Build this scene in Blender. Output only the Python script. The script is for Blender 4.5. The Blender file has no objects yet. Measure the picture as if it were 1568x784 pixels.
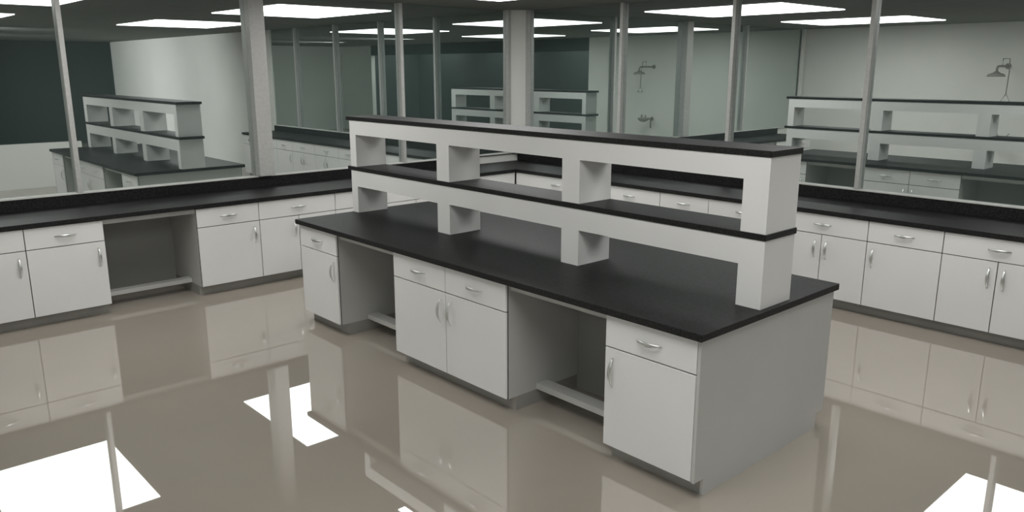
import bpy, bmesh, math
from mathutils import Vector, Matrix
ZC=0.914
PV="cx=2.096 cy=-3.162 H=2.179 yaw=42.341 pitch=13.266 roll=0.0 f=1217.84 L=4.155 W=1.428 tc=0.039 o=0.018 f0=0.029 tk=0.086 zb=0.098 zs=0.686 a1=-0.640 a2=-1.460 a3=-2.099 a4=-2.707 a5=-3.526 a6=-4.130 s0=0.579 s1=0.888 xr=-0.031 wr=0.152 wp=0.155 d3=-1.522 d2=-2.882 xl=-4.202 z1=1.327 z2=1.767 so=0.007 ts=0.034 zr1=1.152 zr2=1.610 wx=-5.471 b1=-1.794 b2=-1.175 b3=-0.350 b4=0.279 wy=3.805 e1r=-0.878 e2r=-0.252 e3r=0.168 zg=1.033 xg=-6.217 yg=4.537 p1=-1.148 p2=0.712 p3=2.574 q1=-1.337 q2=-2.820 q3=-4.368 h=2.946 e0=-5.126 e1=-3.075 g0=1.585 g1=-0.405 g2=3.222 gm=-1.920 c2=1.048 sx=-2.488 sy=-2.767 sz=2.097 yb=-3.178 XR=11.757"
p={t.split('=')[0]:float(t.split('=')[1]) for t in PV.split()}
def lin(c): 
    c=c/255.; return c/12.92 if c<=.04045 else ((c+.055)/1.055)**2.4
def rgb(r,g,b): return (lin(r),lin(g),lin(b),1)
def mat(name):
    m=bpy.data.materials.new(name);m.use_nodes=True
    return m,m.node_tree,m.node_tree.nodes['Principled BSDF']
def noise_col(nt,bs,c1,c2,scale,detail=3,rough=None,bump=0):
    tc=nt.nodes.new('ShaderNodeTexCoord');no=nt.nodes.new('ShaderNodeTexNoise');no.inputs['Scale'].default_value=scale;no.inputs['Detail'].default_value=detail
    nt.links.new(tc.outputs['Object'],no.inputs['Vector'])
    cr=nt.nodes.new('ShaderNodeValToRGB');cr.color_ramp.elements[0].position=.35;cr.color_ramp.elements[1].position=.65
    cr.color_ramp.elements[0].color=c1;cr.color_ramp.elements[1].color=c2
    nt.links.new(no.outputs['Fac'],cr.inputs['Fac']);nt.links.new(cr.outputs['Color'],bs.inputs['Base Color'])
    if bump:
        bp=nt.nodes.new('ShaderNodeBump');bp.inputs['Strength'].default_value=bump;bp.inputs['Distance'].default_value=.002
        nt.links.new(no.outputs['Fac'],bp.inputs['Height']);nt.links.new(bp.outputs['Normal'],bs.inputs['Normal'])
def simple(name,c,c2=None,scale=3,rough=.5,metal=0,ior=1.45,bump=0):
    m,nt,bs=mat(name);bs.inputs['Roughness'].default_value=rough;bs.inputs['Metallic'].default_value=metal;bs.inputs['IOR'].default_value=ior
    noise_col(nt,bs,c,c2 or c,scale,bump=bump);return m
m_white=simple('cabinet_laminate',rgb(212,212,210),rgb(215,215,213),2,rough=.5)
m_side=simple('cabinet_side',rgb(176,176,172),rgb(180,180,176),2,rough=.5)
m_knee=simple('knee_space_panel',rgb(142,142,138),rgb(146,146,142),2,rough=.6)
m_dark=simple('gap_shadow',rgb(32,32,30),None,2,rough=.8)
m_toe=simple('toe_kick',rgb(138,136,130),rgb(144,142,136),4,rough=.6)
m_black=simple('epoxy_resin_black',rgb(11,11,12),rgb(38,38,38),75,rough=.48,ior=1.3,bump=.12)
m_metal=simple('brushed_metal',rgb(200,202,200),rgb(208,210,208),6,rough=.35,metal=1)
m_pole=simple('mullion_aluminium',rgb(185,185,182),rgb(193,193,190),30,rough=.45,metal=.3)
m_wall=simple('wall_paint',rgb(218,219,214),rgb(222,223,218),1.2,rough=.7)
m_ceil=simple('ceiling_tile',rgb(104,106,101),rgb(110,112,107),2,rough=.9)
m_teal=simple('dark_teal_glazing',rgb(34,44,43),rgb(38,48,47),.6,rough=.6)
m_trim=simple('trim_paint',rgb(200,200,195),rgb(205,205,200),4,rough=.5)
m_floor,nt,bs=mat('epoxy_floor');bs.inputs['Roughness'].default_value=.0;bs.inputs['IOR'].default_value=3.1
noise_col(nt,bs,rgb(156,148,137),rgb(159,151,140),1.1)
m_glass=bpy.data.materials.new('reflective_tinted_glass');m_glass.use_nodes=True;nt=m_glass.node_tree;nt.nodes.clear()
ou=nt.nodes.new('ShaderNodeOutputMaterial');gl=nt.nodes.new('ShaderNodeBsdfGlossy');gl.inputs['Roughness'].default_value=0;gl.inputs['Color'].default_value=(.78,.825,.81,1)
df=nt.nodes.new('ShaderNodeBsdfDiffuse');df.inputs['Color'].default_value=(.13,.185,.175,1)
mx=nt.nodes.new('ShaderNodeMixShader');mx.inputs[0].default_value=.17
nt.links.new(gl.outputs[0],mx.inputs[1]);nt.links.new(df.outputs[0],mx.inputs[2]);nt.links.new(mx.outputs[0],ou.inputs[0])
m_light=bpy.data.materials.new('light_diffuser');m_light.use_nodes=True;nt=m_light.node_tree;nt.nodes.clear()
ou=nt.nodes.new('ShaderNodeOutputMaterial');em=nt.nodes.new('ShaderNodeEmission');em.inputs['Color'].default_value=(1,.992,.975,1);em.inputs['Strength'].default_value=5.9;nt.links.new(em.outputs[0],ou.inputs[0])

COL=bpy.context.collection
def empty(name,loc=(0,0,0)):
    o=bpy.data.objects.new(name,None);COL.objects.link(o);o.location=loc;return o
class MB:
    def __init__(s): s.bm=bmesh.new();s.mats=[]
    def mi(s,m):
        if m not in s.mats:s.mats.append(m)
        return s.mats.index(m)
    def box(s,x0,x1,y0,y1,z0,z1,m):
        x0,x1=sorted((x0,x1));y0,y1=sorted((y0,y1));z0,z1=sorted((z0,z1))
        vs=[s.bm.verts.new(c) for c in [(x0,y0,z0),(x1,y0,z0),(x1,y1,z0),(x0,y1,z0),(x0,y0,z1),(x1,y0,z1),(x1,y1,z1),(x0,y1,z1)]]
        i=s.mi(m)
        for f in [(3,2,1,0),(4,5,6,7),(0,1,5,4),(1,2,6,5),(2,3,7,6),(3,0,4,7)]:
            fc=s.bm.faces.new([vs[k] for k in f]);fc.material_index=i
    def prism(s,pts,z0,z1,m):
        i=s.mi(m);A=[s.bm.verts.new((x,y,z0)) for x,y in pts];B=[s.bm.verts.new((x,y,z1)) for x,y in pts];n=len(pts)
        fs=[s.bm.faces.new(A),s.bm.faces.new(B)]+[s.bm.faces.new([A[k],A[(k+1)%n],B[(k+1)%n],B[k]]) for k in range(n)]
        for f in fs:f.material_index=i
    def tube(s,pts,rads,m,seg=10,up=Vector((0,0,1)),flat=1.0):
        pts=[Vector(q) for q in pts];i=s.mi(m);rings=[]
        for k,q in enumerate(pts):
            t=(pts[min(k+1,len(pts)-1)]-pts[max(k-1,0)]).normalized()
            a=t.cross(up)
            if a.length<1e-3:a=t.cross(Vector((1,0,0)))
            a.normalize();b=t.cross(a).normalized()
            rr=rads[k] if isinstance(rads,(list,tuple)) else rads
            rings.append([s.bm.verts.new(q+a*math.cos(2*math.pi*j/seg)*rr+b*math.sin(2*math.pi*j/seg)*rr*flat) for j in range(seg)])
        for A,B in zip(rings,rings[1:]):
            for j in range(seg):
                f=s.bm.faces.new([A[j],A[(j+1)%seg],B[(j+1)%seg],B[j]]);f.material_index=i;f.smooth=True
        for R_ in (rings[0],rings[-1]):
            f=s.bm.faces.new(R_);f.material_index=i
    def done(s,name,parent=None,bevel=0):
        bmesh.ops.recalc_face_normals(s.bm,faces=s.bm.faces)
        me=bpy.data.meshes.new(name);s.bm.to_mesh(me);s.bm.free()
        for m in s.mats: me.materials.append(m)
        o=bpy.data.objects.new(name,me);COL.objects.link(o)
        if parent:o.parent=parent
        if bevel:
            b=o.modifiers.new('bevel','BEVEL');b.width=bevel;b.segments=2;b.limit_method='ANGLE'
        return o
class Frame:
    def __init__(s,ox,oy,u,n): s.o=Vector((ox,oy));s.u=Vector(u);s.n=Vector(n)
    def P(s,u,d,z): q=s.o+s.u*u+s.n*d;return Vector((q.x,q.y,z))
    def box(s,mb,u0,u1,d0,d1,z0,z1,m):
        a=s.P(u0,d0,z0);b=s.P(u1,d1,z1);mb.box(a.x,b.x,a.y,b.y,z0,z1,m)
tc=p['tc'];zb=p['zb'];zs=p['zs'];tk=p['tk'];ZT=ZC-tc
def handle(mb,F,u,z,horiz,hl=.084):
    pts=[];rd=[]
    n=14
    for k in range(n+1):
        t=-1+2*k/n;d=-(.003+.03*(1-t*t)**.8)
        pts.append(F.P(u+t*hl,d,z) if horiz else F.P(u,d,z+t*hl));rd.append(.004+.009*(1-t*t))
    n3=Vector((F.n.x,F.n.y,0))
    mb.tube(pts,rd,m_metal,10,up=n3,flat=.5)
def unit(parts,F,u0,u1,kind,depth,back=True):
    c,fr,hd=parts;g=.0036;t=.019
    if kind=='knee':
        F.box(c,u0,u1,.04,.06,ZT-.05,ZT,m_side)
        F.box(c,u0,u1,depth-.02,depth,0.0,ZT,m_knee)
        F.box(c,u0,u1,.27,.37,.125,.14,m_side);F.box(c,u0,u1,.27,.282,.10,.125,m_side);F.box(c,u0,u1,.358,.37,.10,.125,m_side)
        return
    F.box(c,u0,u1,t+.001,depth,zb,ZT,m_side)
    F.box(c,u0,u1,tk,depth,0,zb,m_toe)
    F.box(c,u0+.001,u1-.001,t-.004,t+.001,zb+.002,ZT-.001,m_dark)
    um=(u0+u1)/2;zt=ZT-.004
    def fb(a,b,z0,z1): F.box(fr,a+g,b-g,0,t-.004,z0+g,z1-g,m_white)
    if kind=='double2':
        for a,b in((u0,um),(um,u1)): fb(a,b,zs,zt);handle(hd,F,(a+b)/2,(zs+zt)/2,True)
    else:
        fb(u0,u1,zs,zt);handle(hd,F,um,(zs+zt)/2,True)
    if kind.startswith('double'):
        fb(u0,um,zb,zs);fb(um,u1,zb,zs);handle(hd,F,um-.055,zs-.14,False);handle(hd,F,um+.055,zs-.14,False)
    else:
        fb(u0,u1,zb,zs);handle(hd,F,(u0+.06) if kind=='single_l' else (u1-.06),zs-.14,False)
L_,W_=p['L'],p['W'];isl=empty('lab_island_bench')
o=p['o'];f0=p['f0']
c,fr,hd=MB(),MB(),MB()
xs=[-o,p['a1'],p['a2'],p['a4'],p['a5'],p['a6']]
half=W_/2-f0
Ff=Frame(0,f0,(1,0),(0,1));Fb=Frame(0,W_-f0,(1,0),(0,-1))
for F in(Ff,Fb):
    unit((c,fr,hd),F,xs[1],xs[0]-.019,'single_l',half)
    unit((c,fr,hd),F,xs[2],xs[1],'knee',half)
    unit((c,fr,hd),F,xs[3],xs[2],'double2',half)
    unit((c,fr,hd),F,xs[4],xs[3],'knee',half)
    unit((c,fr,hd),F,xs[5],xs[4],'single_r',half)
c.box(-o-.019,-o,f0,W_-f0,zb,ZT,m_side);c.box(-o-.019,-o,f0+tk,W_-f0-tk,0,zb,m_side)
c.done('carcass',isl);fr.done('doors_and_drawer_fronts',isl,.0015);hd.done('pull_handles',isl)
k=MB();k.box(-L_,0,0,W_,ZT,ZC,m_black);k.done('countertop',isl,.003)
sh=empty('reagent_shelf');s0,s1=p['s0'],p['s1'];so=p['so'];xr=p['xr'];xl=p['xl'];wp=p['wp'];wr=p['wr'];ts=p['ts']
k=MB()
tiers=[(ZC,p['zr1'],p['z1']),(p['z1'],p['zr2'],p['z2'])]
XL0=-L_
posts=[(XL0,xl+wp-.012),(p['d2'],p['d2']+wp),(p['d3'],p['d3']+wp),(xr-wr,xr)]
for zl,zr,zt in tiers:
    for a,b in posts:k.box(a,b,s0,s1,zl+.0005,zr,m_white)
    k.box(XL0,xr,s0,s1,zr,zt-ts,m_white)
k.done('frame',sh)
k=MB()
for zl,zr,zt in tiers:k.box(XL0-.045,xr+so,s0-so,s1+so,zt-ts,zt,m_black)
k.done('shelf_slabs',sh,.003)
wx,wy,xg,yg,zg=p['wx'],p['wy'],p['xg'],p['yg'],p['zg']
cx,cy=p['cx'],p['cy'];H=p['H'];yw=math.radians(p['yaw']);pt=math.radians(p['pitch'])
lb=empty('lab_wall_bench')
c,fr,hd=MB(),MB(),MB();F=Frame(wx,0,(0,1),(-1,0));dl=wx-xg-.02
b=[p['b1'],p['b2'],p['b3'],p['b4']]
seq=[(b[0]-.64,b[0],'single_r'),(b[0],b[1],'single_r'),(b[1],b[2],'knee'),(b[2],b[3],'single_r'),(b[3],b[3]+.87,'double1'),(b[3]+.87,b[3]+1.5,'single_r'),(b[3]+1.5,b[3]+2.37,'double1'),(b[3]+2.37,wy-.02,'single_r')]
for a,d,kd in seq: unit((c,fr,hd),F,a,d,kd,dl)
YL=seq[0][0]-.01
c.done('carcass',lb);fr.done('doors_and_drawer_fronts',lb,.0015);hd.done('pull_handles',lb)
k=MB();k.box(xg+.015,wx+.02,YL,wy-.021,ZT,ZC,m_black);k.box(xg+.015,xg+.035,YL,wy-.021,ZC,zg-.012,m_black);k.done('countertop',lb,.002)
rb=empty('lab_wall_bench.001')
c,fr,hd=MB(),MB(),MB();F=Frame(0,wy,(1,0),(0,1));dl=yg-wy-.02
e1,e2,e3=p['e1r'],p['e2r'],p['e3r'];dw=2*(e3-e2)
u=e2+dw
seq=[(e1-dw,e1,'double1'),(e1,e2,'single_l'),(e2,u,'double1'),(u,u+.64,'single_l')]
u0=e1-dw
seq+=[(u0-.82,u0,'double1'),(u0-1.44,u0-.82,'single_l'),(u0-2.3,u0-1.44,'double1'),(wx+.0,u0-2.3,'single_l')]
for a,d,kd in seq:
    if d-a>.2: unit((c,fr,hd),F,a,d,kd,dl)
XRB=u+.64
c.done('carcass',rb);fr.done('doors_and_drawer_fronts',rb,.0015);hd.done('pull_handles',rb)
k=MB();k.box(xg+.015,XRB+.01,wy-.02,yg-.015,ZT,ZC,m_black);k.box(xg+.015,XRB+.01,yg-.035,yg-.015,ZC,zg-.012,m_black);k.done('countertop',rb,.002)
# ---- room shell ----
h=p['h'];XE=p['XR'];YB=-3.30;YR=-5.3;T=.15
XO0=-0.4;XO1=9.8   # dark glazed alcove the view is taken from
YD=-.15
k=MB();k.box(xg-T,XE+T,YR-T,yg+T,-.1,0,m_floor);k.done('floor')
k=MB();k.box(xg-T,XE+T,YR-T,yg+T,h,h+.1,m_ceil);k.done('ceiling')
YP=-3.17
k=MB();k.box(xg-T,xg,YP,yg+T,0,zg-.03,m_wall);k.box(xg-T,xg,YB-T,YP,0,h,m_wall);k.box(xg-T,xg-.06,YP,yg+T,zg-.03,h,m_teal);k.done('wall_left')
XGR=XRB+.02
k=MB();k.box(xg,XGR,yg,yg+T,0,zg-.03,m_wall);k.box(XGR,XE+T,yg,yg+T,0,h,m_wall);k.box(xg,XGR,yg+.06,yg+T,zg-.03,h,m_teal);k.done('wall_right')
k=MB();k.box(xg+.001,XGR,yg+.02,yg+.03,zg-.03,h,m_glass);k.done('window_1')
k=MB();k.box(xg-.03,xg-.02,YP,yg,zg-.03,h,m_glass);k.done('window_2')
k=MB();k.box(xg-.02,xg+.03,YP,yg-.03,zg-.012,zg,m_trim);k.box(xg+.03,XGR,yg-.03,yg+.02,zg-.012,zg,m_trim)
k.done('trim_1')
n=2
for y in(p['p1'],p['p3'],yg-.2):
    k=MB();k.box(xg-.02,xg+.035,y-.022,y+.022,zg,h,m_pole);k.done('trim_%d'%n,None,.003);n+=1
for x in(p['q1'],p['q2'],p['q3'],p['q1']+1.5,xg+.2):
    k=MB();k.box(x-.022,x+.022,yg-.035,yg+.02,zg,h,m_pole);k.done('trim_%d'%n,None,.003);n+=1
y=p['p2'];k=MB();k.box(xg-.02,xg+.085,y-.085,y+.085,zg,h,m_pole);k.done('column',None,.003)
k=MB();k.prism([(xg-.02,yg-.19),(xg-.0,yg-.19),(xg+.19,yg),(xg+.19,yg+.02),(xg-.02,yg+.02)],zg,h,m_wall);k.done('column.001')
k=MB();k.box(xg-.02,xg+.05,YP-.09,YP,0,h,m_wall);k.done('column.002',None,.003)
k=MB();k.box(xg,XO0,YB-T,YB,0,h,m_wall);k.box(XO1,XE,YB-T,YB,0,h,m_wall)
k.box(XO0,XO1,YB-T,YB,2.62,h,m_teal)  # added lintel, keeps the alcove fill panels out of the mirror reflections
k.box(XO0-T,XO1+T,YR-T,YR,0,h,m_teal);k.box(XO0-T,XO0,YR,YB-T,0,h,m_teal);k.box(XO1,XO1+T,YR,YB-T,0,h,m_teal);k.done('wall_back')
k=MB();k.box(XE,XE+T,YB,YD,0,h,m_wall);k.box(XE,XE+T,YD,yg,0,h,m_teal);k.done('wall_end')
k=MB();k.box(cx+.3,cx+.42,cy+1.8,cy+4.25,0,.82,m_wall);k.done('half_wall')
def shower(name,X,Y,z,s,ye):
    k=MB()
    A=lambda x,y,zz:Vector((X+x*s,Y+y*s,z+zz*s))
    k.tube([A(0,-.01,0),A(0,.012,0)],.05*s,m_toe,16)
    k.tube([A(0,0,0),A(0,.3,0),A(0,.46,0),A(0,.52,-.01),A(0,.55,-.04),A(0,.55,-.1)],.018*s,m_toe,10,up=Vector((1,0,0)))
    k.tube([A(0,.55,-.08),A(0,.55,-.11),A(0,.55,-.13),A(0,.55,-.17)],[.02*s,.06*s,.12*s,.14*s],m_toe,20)
    k.tube([A(0,.3,.0),A(0,.3,.12),A(.1,.3,.12),A(.12,.32,-.1),A(.12,.34,-.45)],.008*s,m_toe,8)
    k.tube([A(.12,.34,-.45),A(.05,.34,-.58),A(.19,.34,-.58),A(.12,.34,-.45)],.008*s,m_toe,8)
    return k.done(name)
def eyewash(name,X,Y,z,s):
    k=MB()
    A=lambda x,y,zz:Vector((X+x*s,Y+y*s,z+zz*s))
    k.tube([A(0,-.01,0),A(0,.012,0)],.05*s,m_toe,16)
    k.tube([A(0,0,0),A(0,.3,0)],.02*s,m_toe,10,up=Vector((1,0,0)))
    k.tube([A(0,.33,-.06),A(0,.33,-.04),A(0,.33,.0),A(0,.33,.035)],[.03*s,.09*s,.13*s,.14*s],m_toe,20)
    for q in(-.06,.06):k.tube([A(q,.33,.03),A(q,.33,.1)],[.012*s,.022*s],m_toe,10)
    k.tube([A(.02,.15,0),A(.14,.16,.02),A(.2,.16,.1)],.008*s,m_toe,8)
    k.tube([A(0,.05,0),A(0,.05,-.22)],.018*s,m_toe,10)
    return k.done(name)
shower('emergency_shower',p['sx'],YB,p['sz']+.12,1,0);eyewash('eyewash_station',p['sx'],YB,1.0,1)
e0,e1,g0,g1,g2,gm=[p[q] for q in('e0','e1','g0','g1','g2','gm')]
sp=p['c2']-e1+.12
n=0
def lamp(x0,x1,y0,y1):
    global n
    nm='ceiling_or_fill_panel'+('' if n==0 else '.%03d'%n);n+=1
    k=MB();k.box(x0,x1,y0,y1,h-.012,h,m_light);k.done(nm)
for i in range(0,2):
    a=e0+i*sp
    for ya,yb in((g0,g2),(gm,g1)): lamp(a,a+(e1-e0),ya,yb)
for a in(.6,4.0,7.4): lamp(a,a+2.05,-5.1,-3.7)  # added fill panels in the alcove, unseen, light the room from behind the camera
def spot(i,loc,tgt,P,ang):  # added fill spots without fixtures, brighten the far walls and island end panel
    nm='added_fill_spot'+('' if i==0 else '.%03d'%i)
    l=bpy.data.lights.new(nm,'SPOT');l.energy=P;l.spot_size=math.radians(ang);l.spot_blend=1;l.shadow_soft_size=.1
    ob=bpy.data.objects.new(nm,l);COL.objects.link(ob);ob.location=loc
    ob.rotation_euler=(Vector(tgt)-Vector(loc)).to_track_quat('-Z','Y').to_euler()
spot(0,(3.6,-.8,h-.08),(6.3,4.5,1.3),850,84)
spot(1,(7.2,-.8,h-.08),(9.6,4.5,1.3),750,88)
spot(2,(8.0,.2,h-.08),(XE,-1.8,1.4),60,80)
spot(3,(5.5,-.3,h-.08),(0,1.0,.6),120,32)
cd=bpy.data.cameras.new('camera');cam=bpy.data.objects.new('camera',cd);COL.objects.link(cam)
cd.sensor_width=36;cd.lens=36*p['f']/1568;cd.clip_start=.05
Fv=Vector((-math.cos(yw)*math.cos(pt),math.sin(yw)*math.cos(pt),-math.sin(pt)));Rv=Vector((math.sin(yw),math.cos(yw),0));Uv=Rv.cross(Fv)
M4=Matrix((Rv,Uv,-Fv)).transposed().to_4x4();M4.translation=Vector((cx,cy,H));cam.matrix_world=M4
bpy.context.scene.camera=cam
w=bpy.data.worlds.new('world');bpy.context.scene.world=w;w.use_nodes=True;w.node_tree.nodes['Background'].inputs[0].default_value=(.05,.06,.06,1)
sc=bpy.context.scene;sc.view_settings.view_transform='Standard'
